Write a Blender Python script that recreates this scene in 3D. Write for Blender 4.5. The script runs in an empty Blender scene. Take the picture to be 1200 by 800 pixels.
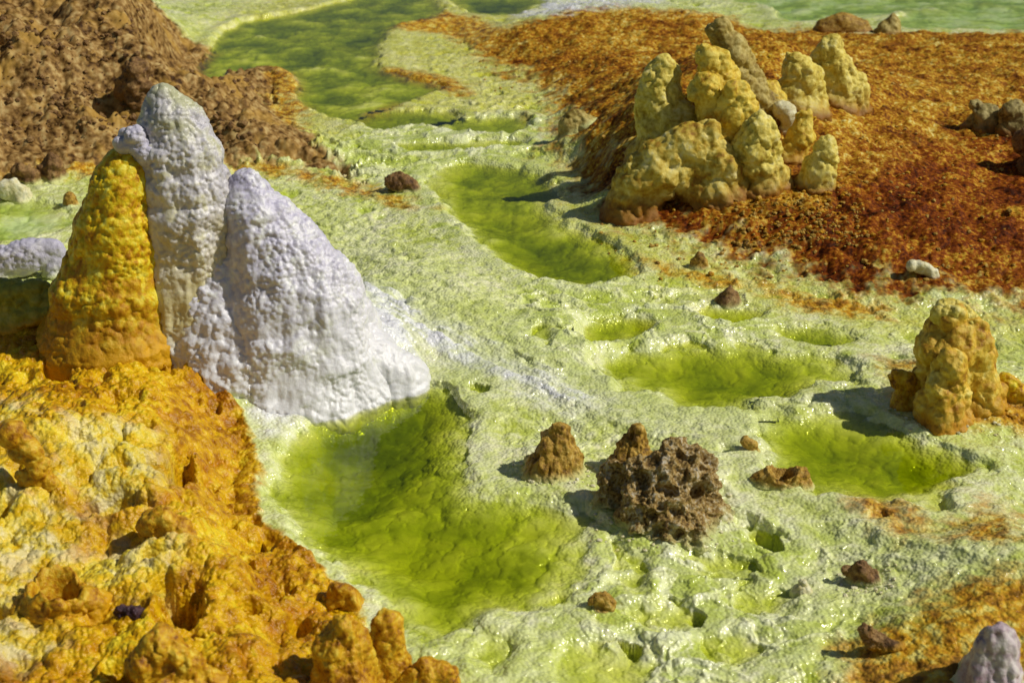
import bpy, math, random
import numpy as np
from mathutils import Vector

rng = random.Random(7)
scene = bpy.context.scene
COL = scene.collection

# ------------------------------------------------------------------ camera model
H = 1.7
TH = math.radians(24.0)
F = 1667.0                       # focal length in pixels of a 1200 x 800 picture
FWD = np.array([0, math.cos(TH), -math.sin(TH)])
UP = np.array([0, math.sin(TH), math.cos(TH)])
RT = np.array([1.0, 0, 0])
CAM = np.array([0, 0, H])

def ray(px, py):
    return FWD + RT * ((px - 600) / F) + UP * ((400 - py) / F)

def flat(px, py, z=0.0):
    d = ray(px, py)
    return CAM + d * ((z - H) / d[2])

# ------------------------------------------------------------------ noise (numpy)
def _h(ix, iy, iz, seed):
    h = (ix.astype(np.int64) * 374761393 + iy.astype(np.int64) * 668265263 + iz * 2147483647 * 3 + seed * 974711) & 0xFFFFFFFF
    h = ((h ^ (h >> 13)) * 1274126177) & 0xFFFFFFFF
    h = ((h ^ (h >> 16)) * 2246822519) & 0xFFFFFFFF
    h = h ^ (h >> 15)
    return h

def hf(ix, iy, seed, iz=0):
    return (_h(ix, iy, iz, seed) & 0xFFFFFF).astype(np.float32) / np.float32(0xFFFFFF)

def vnoise(x, y, seed=0):
    x0 = np.floor(x); y0 = np.floor(y)
    fx = (x - x0).astype(np.float32); fy = (y - y0).astype(np.float32)
    ix = x0.astype(np.int64); iy = y0.astype(np.int64)
    def g(a, b, dx, dy):
        an = hf(a, b, seed) * 6.2831853
        return np.cos(an) * dx + np.sin(an) * dy
    u = fx * fx * fx * (fx * (fx * 6 - 15) + 10)
    v = fy * fy * fy * (fy * (fy * 6 - 15) + 10)
    a = g(ix, iy, fx, fy); b = g(ix + 1, iy, fx - 1, fy)
    c = g(ix, iy + 1, fx, fy - 1); d = g(ix + 1, iy + 1, fx - 1, fy - 1)
    return (a + (b - a) * u) * (1 - v) + (c + (d - c) * u) * v      # about -0.7 .. 0.7

def fbm(x, y, octs=4, seed=0, gain=0.5):
    s = 0; a = 1.0; f = 1.0
    for o in range(octs):
        s = s + a * vnoise(x * f, y * f, seed + o * 17)
        a *= gain; f *= 2.03
    return s

def bubbles(x, y, seed=0, rmin=0.45, rmax=0.85):
    """height of a carpet of half-sunk balls, unit cell size"""
    ix = np.floor(x).astype(np.int64); iy = np.floor(y).astype(np.int64)
    best = np.zeros(x.shape, np.float32)
    for dx in (-1, 0, 1):
        for dy in (-1, 0, 1):
            a = ix + dx; b = iy + dy
            hh = _h(a, b, 0, seed)
            jx = (hh & 255).astype(np.float32) / 255; jy = ((hh >> 8) & 255).astype(np.float32) / 255
            r = rmin + (rmax - rmin) * ((hh >> 16) & 255).astype(np.float32) / 255
            d2 = (a + jx - x) ** 2 + (b + jy - y) ** 2
            np.maximum(best, np.sqrt(np.maximum(r * r - d2, 0)).astype(np.float32), out=best)
    return best

def cellrim(x, y, seed=0):
    """distance to the border between cells: 0 on the border"""
    ix = np.floor(x).astype(np.int64); iy = np.floor(y).astype(np.int64)
    f1 = np.full(x.shape, 9, np.float32); f2 = np.full(x.shape, 9, np.float32)
    for dx in (-1, 0, 1):
        for dy in (-1, 0, 1):
            a = ix + dx; b = iy + dy
            hh = _h(a, b, 0, seed)
            d = np.sqrt((a + (hh & 255) / 255 - x) ** 2 + (b + ((hh >> 8) & 255) / 255 - y) ** 2).astype(np.float32)
            f2 = np.minimum(f2, np.maximum(f1, d)); f1 = np.minimum(f1, d)
    return f2 - f1

def noise3(p, seed=0):
    """cheap 3D gradient-like noise (value noise, smooth)"""
    p0 = np.floor(p); f = (p - p0).astype(np.float32); i = p0.astype(np.int64)
    u = f * f * (3 - 2 * f)
    r = 0
    for dx in (0, 1):
        wx = u[:, 0] if dx else 1 - u[:, 0]
        for dy in (0, 1):
            wy = u[:, 1] if dy else 1 - u[:, 1]
            for dz in (0, 1):
                wz = u[:, 2] if dz else 1 - u[:, 2]
                r = r + wx * wy * wz * ((_h(i[:, 0] + dx, i[:, 1] + dy, i[:, 2] + dz, seed) & 0xFFFF).astype(np.float32) / 65535)
    return r * 2 - 1

def fbm3(p, octs=3, seed=0):
    s = 0; a = 1; f = 1
    for o in range(octs):
        s = s + a * noise3(p * f, seed + o * 31); a *= .5; f *= 2.03
    return s

def bubbles3(p, seed=0, rmin=0.5, rmax=0.95):
    i = np.floor(p).astype(np.int64)
    best = np.zeros(len(p), np.float32)
    for dx in (-1, 0, 1):
        for dy in (-1, 0, 1):
            for dz in (-1, 0, 1):
                a = i[:, 0] + dx; b = i[:, 1] + dy; c = i[:, 2] + dz
                hh = _h(a, b, c, seed)
                d2 = (a + (hh & 255) / 255 - p[:, 0]) ** 2 + (b + ((hh >> 8) & 255) / 255 - p[:, 1]) ** 2 + (c + ((hh >> 16) & 255) / 255 - p[:, 2]) ** 2
                r = rmin + (rmax - rmin) * ((hh >> 24) & 255) / 255
                np.maximum(best, np.sqrt(np.maximum(r * r - d2, 0)).astype(np.float32), out=best)
    return best

def sstep(a, b, x):
    t = np.clip((x - a) / (b - a), 0, 1)
    return t * t * (3 - 2 * t)

# ------------------------------------------------------------------ raster of smooth ground fields
RX0, RX1, RY0, RY1, DR = -6.0, 6.0, 0.6, 16.0, 0.03
NXR = int((RX1 - RX0) / DR) + 1; NYR = int((RY1 - RY0) / DR) + 1
GX, GY = np.meshgrid(RX0 + DR * np.arange(NXR), RY0 + DR * np.arange(NYR))

def smooth_poly(pts, n=4):
    pts = np.array(pts, float); out = []
    m = len(pts)
    for i in range(m):
        p0, p1, p2, p3 = pts[i - 1], pts[i], pts[(i + 1) % m], pts[(i + 2) % m]
        for k in range(n):
            t = k / n
            out.append(0.5 * ((2 * p1) + (-p0 + p2) * t + (2 * p0 - 5 * p1 + 4 * p2 - p3) * t * t + (-p0 + 3 * p1 - 3 * p2 + p3) * t ** 3))
    return np.array(out)

def sdf_poly(poly):
    """signed distance on the raster, negative inside"""
    M = 0.9
    x0, y0 = poly.min(0) - M; x1, y1 = poly.max(0) + M
    ix0 = max(0, int((x0 - RX0) / DR)); ix1 = min(NXR, int((x1 - RX0) / DR) + 2)
    iy0 = max(0, int((y0 - RY0) / DR)); iy1 = min(NYR, int((y1 - RY0) / DR) + 2)
    out = np.full(GX.shape, M, np.float32)
    X = GX[iy0:iy1, ix0:ix1]; Y = GY[iy0:iy1, ix0:ix1]
    d = np.full(X.shape, 9e9); inside = np.zeros(X.shape, bool)
    n = len(poly)
    for i in range(n):
        ax, ay = poly[i]; bx, by = poly[(i + 1) % n]
        ex, ey = bx - ax, by - ay
        t = np.clip(((X - ax) * ex + (Y - ay) * ey) / (ex * ex + ey * ey + 1e-12), 0, 1)
        d = np.minimum(d, (X - ax - t * ex) ** 2 + (Y - ay - t * ey) ** 2)
        c = ((ay > Y) != (by > Y))
        if abs(ey) > 1e-9:
            inside ^= c & (X < ex * (Y - ay) / ey + ax)
    d = np.sqrt(d); d[inside] *= -1
    out[iy0:iy1, ix0:ix1] = np.clip(d, -M, M)
    return out

def gauss(px, py, z, h, rx, ry, rot=0.0, p=1.0):
    c = flat(px, py, z)
    dx = GX - c[0]; dy = GY - c[1]
    co, si = math.cos(rot), math.sin(rot)
    u = (dx * co + dy * si) / rx; v = (-dx * si + dy * co) / ry
    return h * np.exp(-(u * u + v * v) ** p)

def ridge(pix, h, w, z=0.0):
    """smooth ridge along a polyline of pixels on the ground"""
    pts = np.array([flat(a, b, z)[:2] for a, b in pix])
    d = np.full(GX.shape, 9e9)
    for (ax, ay), (bx, by) in zip(pts[:-1], pts[1:]):
        ex, ey = bx - ax, by - ay
        t = np.clip(((GX - ax) * ex + (GY - ay) * ey) / (ex * ex + ey * ey), 0, 1)
        d = np.minimum(d, (GX - ax - t * ex) ** 2 + (GY - ay - t * ey) ** 2)
    return h * np.exp(-d / (w * w))

def bicubic(field, x, y):
    u = np.clip((x - RX0) / DR, 1.001, NXR - 3.001); v = np.clip((y - RY0) / DR, 1.001, NYR - 3.001)
    iu = np.floor(u).astype(np.int64); iv = np.floor(v).astype(np.int64)
    fu = (u - iu).astype(np.float32); fv = (v - iv).astype(np.float32)
    def w(t):   # B-spline: very smooth
        return ((1 - t) ** 3 / 6, (3 * t ** 3 - 6 * t * t + 4) / 6, (-3 * t ** 3 + 3 * t * t + 3 * t + 1) / 6, t ** 3 / 6)
    wu = w(fu); wv = w(fv)
    r = 0
    for j in range(4):
        for i in range(4):
            r = r + wu[i] * wv[j] * field[iv + j - 1, iu + i - 1]
    return r

def bilin(field, x, y):
    u = min(max((x - RX0) / DR, 0), NXR - 2); v = min(max((y - RY0) / DR, 0), NYR - 2)
    i = int(u); j = int(v); a = u - i; b = v - j
    return (field[j, i] * (1 - a) + field[j, i + 1] * a) * (1 - b) + (field[j + 1, i] * (1 - a) + field[j + 1, i + 1] * a) * b

MACRO = 0.014 * fbm(GX * 0.9, GY * 0.9, 3, 3)

def on_ground(px, py):
    """first point where the sight line meets the ground"""
    d = ray(px, py)
    t = 1.2
    while t < 30:
        p = CAM + d * t
        if p[2] <= bilin(MACRO, p[0], p[1]):
            break
        t += 0.02
    lo, hi = t - 0.02, t
    for _ in range(12):
        m = (lo + hi) / 2; p = CAM + d * m
        if p[2] <= bilin(MACRO, p[0], p[1]): hi = m
        else: lo = m
    return CAM + d * hi

def zone(pix, n=4):
    return smooth_poly([on_ground(a, b)[:2] for a, b in pix], n)

# --- large shapes of the ground
BROWN_BASE = [(-260, 235), (-60, 225), (60, 205), (150, 195), (250, 200), (330, 195), (400, 190), (380, 165), (320, 125), (330, 75), (280, 62), (215, 45), (180, 0), (150, -60), (-300, -80)]
b_sdf = sdf_poly(smooth_poly([flat(a, b)[:2] for a, b in BROWN_BASE]))
MACRO += 0.34 * sstep(0.0, 0.9, -b_sdf) + 0.05 * sstep(-.05, 0.12, -b_sdf)
MACRO += gauss(60, 60, 0, 0.13, 1.0, 1.0) + gauss(170, 110, 0, 0.10, .3, .35)
YELLOW_BASE = [(-260, 430), (-60, 400), (60, 395), (190, 390), (235, 400), (280, 450), (300, 520), (305, 600), (345, 650), (395, 690), (440, 760), (470, 850), (420, 980), (-260, 980)]
y_sdf = sdf_poly(smooth_poly([flat(a, b)[:2] for a, b in YELLOW_BASE]))
MACRO += 0.10 * sstep(-0.02, 0.30, -y_sdf)
MACRO += gauss(110, 520, .1, 0.07, .28, .3) + gauss(40, 560, .1, 0.05, .2, .2) + gauss(250, 600, .1, 0.05, .12, .3) 
MACRO += gauss(190, 395, 0, 0.16, .45, .38) + gauss(345, 425, 0, 0.12, .36, .30) + gauss(240, 415, 0, .09, .2, .22)
MACRO += gauss(125, 378, .1, .09, .24, .2)
MACRO += ridge([(400, 380), (480, 340), (560, 390), (680, 440), (800, 490), (920, 540)], 0.03, .16)
MACRO += ridge([(470, 320), (620, 410), (760, 480)], 0.025, .2)
MACRO += ridge([(915, 560), (1000, 585), (1090, 625), (1200, 680), (1300, 730)], 0.085, .17)
MACRO += gauss(1150, 770, 0, 0.08, .3, .3)
IRON_BASE = [(540, 40), (600, 75), (640, 110), (655, 160), (690, 225), (760, 268), (820, 300), (900, 328), (960, 345), (1060, 362), (1200, 365), (1500, 380), (1900, 200), (1700, 60), (1200, 42), (1050, 40), (900, 38), (860, 15), (740, 3), (650, 8)]
i_sdf = sdf_poly(smooth_poly([flat(a, b)[:2] for a, b in IRON_BASE]))
MACRO += 0.07 * sstep(-.05, 0.4, -i_sdf)
MACRO += gauss(860, 190, 0, 0.16, .85, 1.0) + gauss(805, 212, 0, .14, .36, .36) + gauss(880, 165, 0, .20, .4, .5) + gauss(960, 130, 0, .08, .5, .5)
MACRO += gauss(1120, 468, 0, 0.10, .26, .22) + gauss(1220, 190, 0, .10, .3, .3)
MACRO += gauss(770, 590, 0, 0.055, .19, .17) + gauss(655, 548, 0, .04, .11, .10)

# --- pools: outline, depth, extra deep spots
POOLS = [
    ('main', [(360, 482), (405, 455), (440, 440), (490, 436), (535, 455), (552, 490), (540, 530), (570, 575), (640, 580), (692, 598), (703, 640), (692, 682), (640, 712), (575, 720), (545, 742), (500, 760), (452, 722), (395, 668), (352, 628), (326, 580), (322, 530)], 0.041,
     [(430, 500, .22, .085), (500, 470, .12, .04), (400, 570, .2, .03), (560, 650, .25, .012), (470, 640, .2, .012)]),
    ('second', [(500, 200), (545, 186), (610, 184), (655, 190), (660, 215), (640, 232), (665, 255), (700, 270), (742, 300), (750, 322), (700, 336), (625, 330), (580, 300), (540, 270), (515, 240)], 0.05, [(640, 200, .25, .03), (680, 310, .3, .03)]),
    ('third', [(690, 412), (720, 403), (760, 408), (800, 400), (840, 408), (880, 401), (930, 414), (965, 411), (1008, 432), (985, 449), (950, 451), (925, 471), (890, 468), (868, 484), (840, 468), (800, 465), (770, 447), (735, 448), (712, 432)], 0.045, [(830, 450, .15, .03), (930, 440, .15, .03)]),
    ('fourth', [(885, 488), (915, 479), (940, 485), (975, 471), (1010, 478), (1040, 493), (1070, 499), (1095, 521), (1135, 537), (1160, 558), (1120, 568), (1095, 580), (1060, 560), (1020, 562), (985, 546), (955, 550), (930, 528), (905, 518)], 0.045, [(980, 520, .15, .03), (1090, 555, .15, .03)]),
    ('upper', [(205, 42), (260, 26), (330, 14), (400, 2), (440, -10), (500, -5), (520, 18), (470, 30), (445, 60), (455, 82), (520, 100), (505, 112), (460, 125), (420, 140), (380, 138), (345, 118), (340, 84), (300, 58), (240, 52)], 0.028, [(440, 40, .25, .02)]),
    ('farthest', [(520, -4), (560, -10), (630, -6), (640, 6), (600, 18), (550, 16)], 0.06, []),
    ('right_far', [(840, -6), (900, 8), (920, 24), (1000, 24), (1060, 14), (1040, 30), (1110, 34), (1260, 34), (1400, 20), (1400, -20), (1100, -24), (900, -22)], 0.03, []),
    ('left', [(-120, 238), (-10, 232), (40, 234), (85, 244), (95, 260), (60, 272), (10, 284), (-120, 300)], 0.02, []),
    ('bottom', [(640, 776), (680, 752), (740, 752), (768, 772), (770, 800), (740, 850), (660, 850)], 0.025, []),
    ('pocket', [(548, 752), (580, 738), (606, 746), (604, 772), (580, 792), (552, 786)], 0.05, [(580, 765, .06, .05)]),
    ('hollow', [(868, 612), (888, 606), (910, 618), (918, 636), (904, 646), (884, 636)], 0.05, [(900, 634, .05, .08)]),
    ('small_right', [(700, 600), (732, 632), (765, 650), (760, 695), (735, 700), (722, 660), (712, 630)], 0.02, []),
    ('link', [(868, 470), (905, 476), (930, 488), (905, 498), (880, 484)], 0.03, []),
    ('gour_d', [(800, 360), (850, 354), (905, 362), (880, 378), (820, 376)], 0.03, []),
    ('gour_e', [(905, 385), (960, 380), (1010, 396), (980, 408), (930, 400)], 0.03, []),
    ('gour_f', [(1000, 440), (1020, 446), (1015, 462), (995, 456)], 0.03, []),
    ('lower_c', [(735, 715), (790, 700), (830, 720), (800, 742), (750, 738)], 0.02, []),
    ('lower_d', [(820, 745), (880, 738), (920, 755), (880, 775), (830, 770)], 0.02, []),
    ('ripple_a', [(500, 150), (550, 138), (610, 132), (615, 146), (560, 155)], 0.03, []),
    ('ripple_b', [(440, 168), (500, 166), (600, 152), (620, 158), (560, 172), (480, 178)], 0.03, []),
    ('ripple_c', [(415, 132), (470, 128), (540, 130), (535, 142), (480, 150), (430, 152)], 0.03, []),
    ('gour_a', [(668, 385), (700, 372), (760, 368), (780, 378), (750, 395), (700, 402)], 0.035, []),
    ('gour_b', [(618, 385), (640, 380), (655, 390), (640, 400)], 0.03, []),
    ('gour_c', [(548, 445), (570, 444), (576, 460), (556, 464)], 0.03, []),
    ('lower_a', [(850, 690), (900, 685), (945, 700), (930, 722), (870, 725)], 0.02, []),
    ('lower_b', [(800, 640), (850, 650), (905, 672), (890, 682), (830, 672)], 0.02, []),
]
pool_all = np.full(GX.shape, 0.9, np.float32)
pool_data = []
for nm, pix, dep, deep in POOLS:
    poly = zone(pix, 4)
    s = sdf_poly(poly)
    wob = 0.035 * fbm(GX * 5, GY * 5, 2, 41) + 0.022 * fbm(GX * 15, GY * 13, 2, 43)
    s = s + wob * sstep(.5, 0.0, np.abs(s))
    edge = np.abs(s) < 0.06
    lev = float(np.percentile(MACRO[edge], 35)) - 0.003
    pool_data.append([nm, s, lev, dep, deep])
for nm, s, lev, dep, deep in pool_data:
    k = sstep(0.22, 0.05, s)
    lip = lev + 0.006
    MACRO = MACRO * (1 - k) + k * np.maximum(lip, np.minimum(MACRO, lip + 0.012))
    pool_all = np.minimum(pool_all, s)
for nm, s, lev, dep, deep in pool_data:
    dd = .40 * dep * sstep(0.0, 0.20 if dep > .04 else .08, -s) + min(dep, .009) * sstep(-0.004, 0.03, -s)
    for (a, b, r, h) in deep:
        c = flat(a, b, lev)
        dd = dd + .5 * h * np.exp(-((GX - c[0]) ** 2 + (GY - c[1]) ** 2) / r ** 2) * sstep(0.0, 0.10, -s)
    MACRO = np.where(s < 0.0, lev + .006 - dd, MACRO)

# --- pits with their own shapes
HOLES = [(207, 405, .03, .07, .2), (212, 545, .024, .08, .18), (135, 590, .06, .03, .12), (213, 702, .036, .07, .2), (192, 686, .026, .03, .14), (322, 692, .035, .045, .10), (288, 654, .016, .02, .08), (225, 720, .02, .04, .1),
         (60, 455, .03, .02, .04), (80, 475, .03, .025, .05), (118, 440, .02, .02, .04), (165, 715, .02, .02, .03), (890, 628, .02, .02, .06), (30, 440, .02, .03, .05), (135, 462, .025, .02, .05), (170, 500, .02, .02, .04),
         (916, 560, .026, .026, .09), (67, 704, .05, .045, .12), (740, 752, .02, .04, .09), (25, 556, .03, .03, .04), (140, 548, .02, .02, .03), (85, 510, .04, .02, .04), (250, 470, .018, .02, .05), (245, 560, .014, .02, .05), (270, 610, .012, .02, .04),
         (875, 612, .02, .02, .05), (905, 640, .03, .03, .07), (560, 455, .03, .03, .05), (850, 525, .02, .02, .04), (480, 300, .03, .03, .04), (470, 348, .02, .03, .03), (430, 345, .02, .03, .03), (620, 380, .03, .03, .04), (1030, 600, .02, .02, .03), (830, 720, .03, .03, .05), (790, 690, .03, .03, .04)]
HOLES = [(on_ground(a, b), rx, ry, h) for (a, b, rx, ry, h) in HOLES]

# --- colour zones, traced on the finished relief
Z = {}
Z['yellow'] = sdf_poly(zone([(-260, 380), (-60, 352), (20, 345), (90, 352), (170, 345), (200, 352), (208, 385), (222, 392), (238, 372), (256, 384), (250, 420), (272, 452), (294, 505), (306, 560), (306, 605), (345, 640), (402, 690), (420, 730), (440, 770), (450, 850), (420, 960), (-260, 960)]))
Z['cream'] = np.minimum.reduce([sdf_poly(zone([(70, 500), (130, 490), (185, 520), (188, 560), (160, 585), (110, 580), (70, 560)])),
                                sdf_poly(zone([(-100, 540), (10, 560), (70, 600), (112, 640), (120, 690), (60, 670), (0, 700), (-60, 720)])),
                                sdf_poly(zone([(118, 640), (165, 625), (215, 645), (200, 672), (150, 690), (120, 670)])),
                                sdf_poly(zone([(-40, 478), (20, 476), (42, 490), (20, 504), (-40, 500)])),
                                sdf_poly(zone([(-40, 735), (20, 720), (70, 745), (40, 765), (-40, 780)]))])
Z['brown'] = sdf_poly(zone([(-260, 190), (-60, 200), (40, 195), (100, 178), (160, 165), (240, 160), (330, 175), (405, 200), (425, 215), (412, 195), (370, 160), (318, 125), (318, 95), (290, 70), (225, 55), (190, 25), (175, -10), (150, -60), (-300, -100)]))
Z['brown'] = np.minimum(Z['brown'], b_sdf + .04)
Z['ochre'] = np.minimum.reduce([sdf_poly(zone([(455, 22), (520, 14), (570, 26), (600, 45), (560, 48), (500, 36), (470, 36)])),
                                sdf_poly(zone([(-200, 235), (0, 215), (60, 208), (130, 205), (240, 180), (330, 190), (430, 215), (500, 245), (440, 235), (340, 205), (270, 196), (270, 172), (130, 150), (0, 160), (-200, 180)])),
                                sdf_poly(zone([(290, 60), (335, 80), (352, 112), (325, 122), (365, 125), (330, 150), (300, 120)])),
                                sdf_poly(zone([(450, 80), (500, 85), (540, 95), (545, 112), (500, 104), (460, 94)])),
                                sdf_poly(zone([(418, 128), (440, 118), (462, 122), (450, 134), (425, 138)])),
                                sdf_poly(zone([(1000, 590), (1018, 578), (1060, 598), (1100, 625), (1150, 590), (1190, 600), (1185, 632), (1130, 630), (1080, 628), (1040, 612)])),
                                sdf_poly(zone([(1040, 430), (1060, 425), (1180, 440), (1260, 470), (1260, 500), (1130, 492), (1060, 470)])),
                                sdf_poly(zone([(1000, 760), (1040, 730), (1080, 715), (1110, 690), (1150, 672), (1300, 690), (1300, 860), (1010, 850)])),
                                sdf_poly(zone([(720, 300), (800, 310), (860, 320), (960, 340), (1060, 352), (1050, 368), (960, 372), (890, 345), (800, 330), (740, 316)])) + .03])
Z['iron'] = sdf_poly(zone([(545, 48), (570, 70), (620, 95), (640, 110), (650, 150), (660, 180), (700, 225), (745, 258), (800, 282), (860, 300), (930, 322), (1000, 335), (1060, 350), (1120, 352), (1200, 362), (1500, 380), (1900, 200), (1700, 60), (1300, 38), (1200, 38), (1050, 40), (960, 32), (890, 36), (860, 20), (800, 12), (720, 8), (650, 16), (600, 30)]))
Z['redder'] = sdf_poly(zone([(700, 225), (790, 225), (860, 235), (900, 245), (980, 215), (1080, 160), (1200, 150), (1300, 160), (1300, 345), (1180, 345), (1040, 335), (930, 312), (850, 292), (770, 262)]))
Z['white'] = np.minimum.reduce([sdf_poly(zone([(185, 360), (215, 350), (470, 360), (500, 400), (480, 440), (380, 470), (350, 500), (300, 512), (280, 470), (250, 400), (215, 385)])) + .01, sdf_poly(zone([(195, 300), (260, 230), (340, 260), (400, 320), (455, 385), (474, 425), (430, 440), (370, 462), (345, 490), (305, 500), (290, 470), (262, 420), (250, 375), (215, 365)])),
                                sdf_poly(zone([(400, 330), (470, 335), (560, 390), (680, 450), (780, 500), (740, 500), (640, 480), (560, 440), (480, 420), (440, 385)])) + .04,
                                sdf_poly(zone([(600, 18), (650, 20), (700, 16), (780, 4), (720, -12), (660, -10)]))])
Z['skirt'] = sdf_poly(zone([(185, 340), (260, 230), (340, 260), (410, 320), (465, 385), (485, 430), (430, 445), (350, 500), (300, 512), (280, 470), (250, 400)]))
Z['lime'] = np.minimum.reduce([sdf_poly(zone([(190, 45), (300, 5), (420, -20), (600, -5), (660, 110), (600, 135), (460, 140), (340, 150), (280, 70)])), sdf_poly(zone([(650, 190), (700, 230), (760, 275), (880, 318), (1060, 350), (1300, 352), (1300, 400), (1060, 388), (880, 352), (760, 318), (660, 262)]))])
Z['flow'] = sdf_poly(zone([(370, 240), (520, 300), (700, 420), (930, 520), (1180, 650), (1120, 690), (960, 640), (880, 570), (740, 520), (560, 470), (450, 410)]))
_f0, _f1 = flat(430, 340), flat(900, 535); FLOW = (_f1 - _f0)[:2] / np.linalg.norm((_f1 - _f0)[:2])
Z['rim'] = np.minimum.reduce([sdf_poly(zone([(340, 150), (420, 150), (500, 122), (640, 122), (660, 170), (560, 185), (480, 205), (400, 200)])),
                              sdf_poly(zone([(600, 345), (760, 335), (900, 345), (900, 400), (760, 410), (640, 440)])),
                              sdf_poly(zone([(720, 640), (860, 620), (960, 680), (980, 740), (860, 820), (700, 820), (690, 720)]))])

# ------------------------------------------------------------------ fine ground mesh
def build_ground_mesh():
    # columns fan out from below the camera, rows step back so that cells stay about as large as seen
    az = np.radians(np.concatenate([np.linspace(-75, -36, 50, endpoint=False), np.linspace(-36, -23, 130, endpoint=False), np.linspace(-23, 23, 1035, endpoint=False), np.linspace(23, 36, 130, endpoint=False), np.linspace(36, 75, 51)]))
    dip = np.radians(np.concatenate([np.linspace(58, 41, 60, endpoint=False), np.linspace(41, 10.2, 1850, endpoint=False), np.linspace(10.2, 5.5, 90)]))
    d = H / np.tan(dip)
    d = np.concatenate([d, np.geomspace(d[-1] * 1.03, 900, 60)])
    D, A = np.meshgrid(d, az, indexing='ij')
    X = (D * np.tan(np.clip(A, -1.0, 1.0))) * 1.0
    X = np.where(np.abs(A) > 1.0, np.sign(A) * D * (math.tan(1.0) + (np.abs(A) - 1.0) * 6), X)
    Y = D
    sh = X.shape
    x = X.ravel().astype(np.float64); y = Y.ravel().astype(np.float64)
    S = lambda f: bicubic(f, x, y).astype(np.float32)
    far = sstep(13.0, 15.5, y) + sstep(4.5, 5.8, np.abs(x)); far = np.clip(far, 0, 1).astype(np.float32)
    w1 = fbm(x * 14, y * 14, 4, 5); w2 = fbm(x * 5, y * 5, 3, 9); w3 = fbm(x * 45, y * 45, 3, 15)
    sp = S(pool_all)
    jit = np.where(sp > 0, sstep(.12, .0, sp), sstep(.035, .0, -sp))
    xw = x + jit * (.016 * fbm(x * 11, y * 11, 3, 101) + .006 * fbm(x * 33, y * 33, 2, 103)); yw = y + jit * (.022 * fbm(x * 11, y * 11, 3, 107) + .008 * fbm(x * 33, y * 33, 2, 109))
    z = bicubic(MACRO, xw, yw).astype(np.float32) * (1 - far)
    sp = bicubic(pool_all, xw, yw).astype(np.float32)
    def wgt(name, soft=.03, warp=.05):
        return sstep(soft, -soft, S(Z[name]) + warp * (w1 * .8 + w2 * .6 + .35 * w3))
    wy = wgt('yellow', .012, .03); wc = wgt('cream', .06, .07) * wy; wb = wgt('brown', .03, .07) ; wo = wgt('ochre', .06, .09)
    wi = wgt('iron', .12, .20); wr = wgt('redder', .15, .25); ww = wgt('white', .07, .06) * (1 - wy); wrim = wgt('rim', .15, .1)
    inp = sstep(0.012, -0.012, sp)
    rough = np.clip(wb + wi + wo * .6, 0, 1)
    pale = np.clip(1 - wy - wb - wi - .5 * wo, 0, 1)
    # bubbly salt
    b1 = bubbles(x / .030, y / .034, 1); b2 = bubbles(x / .0135, y / .016, 2); b3 = bubbles(x / .09, y / .11, 3)
    patch = sstep(-.25, .35, fbm(x * 3.1, y * 2.3, 3, 77))
    b3 = bubbles(x / .09, y / .11, 3)
    # rims of small terraces: contour lines of a warped field
    q = fbm(x * 2.0 + .2 * w2, y * 3.0 + .2 * w2, 3, 21) * 3.6 + y * 2.2 + .22 * w1 + .1 * b3
    fr = q - np.floor(q)
    crest = np.exp(-((np.abs(fr - .5)) / .13) ** 2)
    q2 = fbm(x * 6.5 + .3 * w1, y * 8 + .3 * w1, 2, 33) * 4.0
    crest2 = np.exp(-((np.abs(q2 - np.floor(q2) - .5)) / .16) ** 2)
    terr = np.clip(wrim + .25 * patch, 0, 1)
    wflow = sstep(.10, -.10, S(Z['flow']) + .06 * w1)
    fu = x * FLOW[0] + y * FLOW[1]; fv = -x * FLOW[1] + y * FLOW[0]
    streak = fbm(fu * 3.0 + .2 * w1, fv * 20, 3, 131)
    b4 = bubbles(x / .019, y / .022, 23)
    lx, ly = (x + .05 * w1) / .17, (y + .06 * w2) / .22
    c1 = cellrim(lx, ly, 31); c2 = cellrim(lx * 2.1 + .2 * w3, ly * 2.1, 37)
    lace = np.clip(np.exp(-(c1 / .13) ** 2) + .6 * np.exp(-(c2 / .14) ** 2), 0, 1)
    tl = np.clip(wrim + .55 * patch, 0, 1) * (1 - .6 * wflow)
    b5 = bubbles(x / .055, y / .06, 29)
    ww = ww * np.clip(sstep(.04, -.02, S(Z['skirt'])) + .35 + .75 * sstep(-.15, .25, streak + .3 * w3), 0, 1)
    dsalt = .0060 * b1 * (.4 + .8 * lace) + .0045 * b4 * (1.2 - .6 * patch) + .005 * b3 + .005 * b5 + tl * .011 * (lace - .35) + terr * (.006 * crest + .003 * crest2) + wrim * .006 * crest + .005 * w2 + (.25 + .75 * wflow) * .011 * streak
    pits = sstep(.30, .60, fbm(x * 6.5, y * 8, 2, 55)) * (1 - .5 * wflow)
    dsalt = dsalt - .015 * pits * (1 - ww) - .013
    dwhite = .009 * b1 + .006 * b4 + .009 * b3 + .006 * b5 + .005 * w2 + .006 * streak - .012
    by1 = bubbles(x / .13, y / .15, 11, .5, .9); by2 = bubbles(x / .045, y / .05, 12)
    dyel = .034 * by1 + .016 * by2 * (1 + w1) + .0075 * b2 + .035 * fbm(x * 4.0, y * 4.0, 3, 61) - .025 + .003 * w3
    dyel = dyel - .05 * sstep(.36, .56, fbm(x * 6.5 + .2 * w1, y * 7, 2, 67))
    rg = 1 - np.abs(fbm(x * 4, y * 4, 4, 71, .5)) * 1.6
    dbro = .10 * fbm(x * 2.6, y * 2.6, 3, 81, .5) + .055 * bubbles(x / .20, y / .20, 83, .25, .8) * (.8 + w2) + .038 * bubbles(x / .075, y / .075, 13, .25, .8) * (1 + w1) + .018 * bubbles(x / .036, y / .036, 18, .3, .8) - .05
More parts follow.
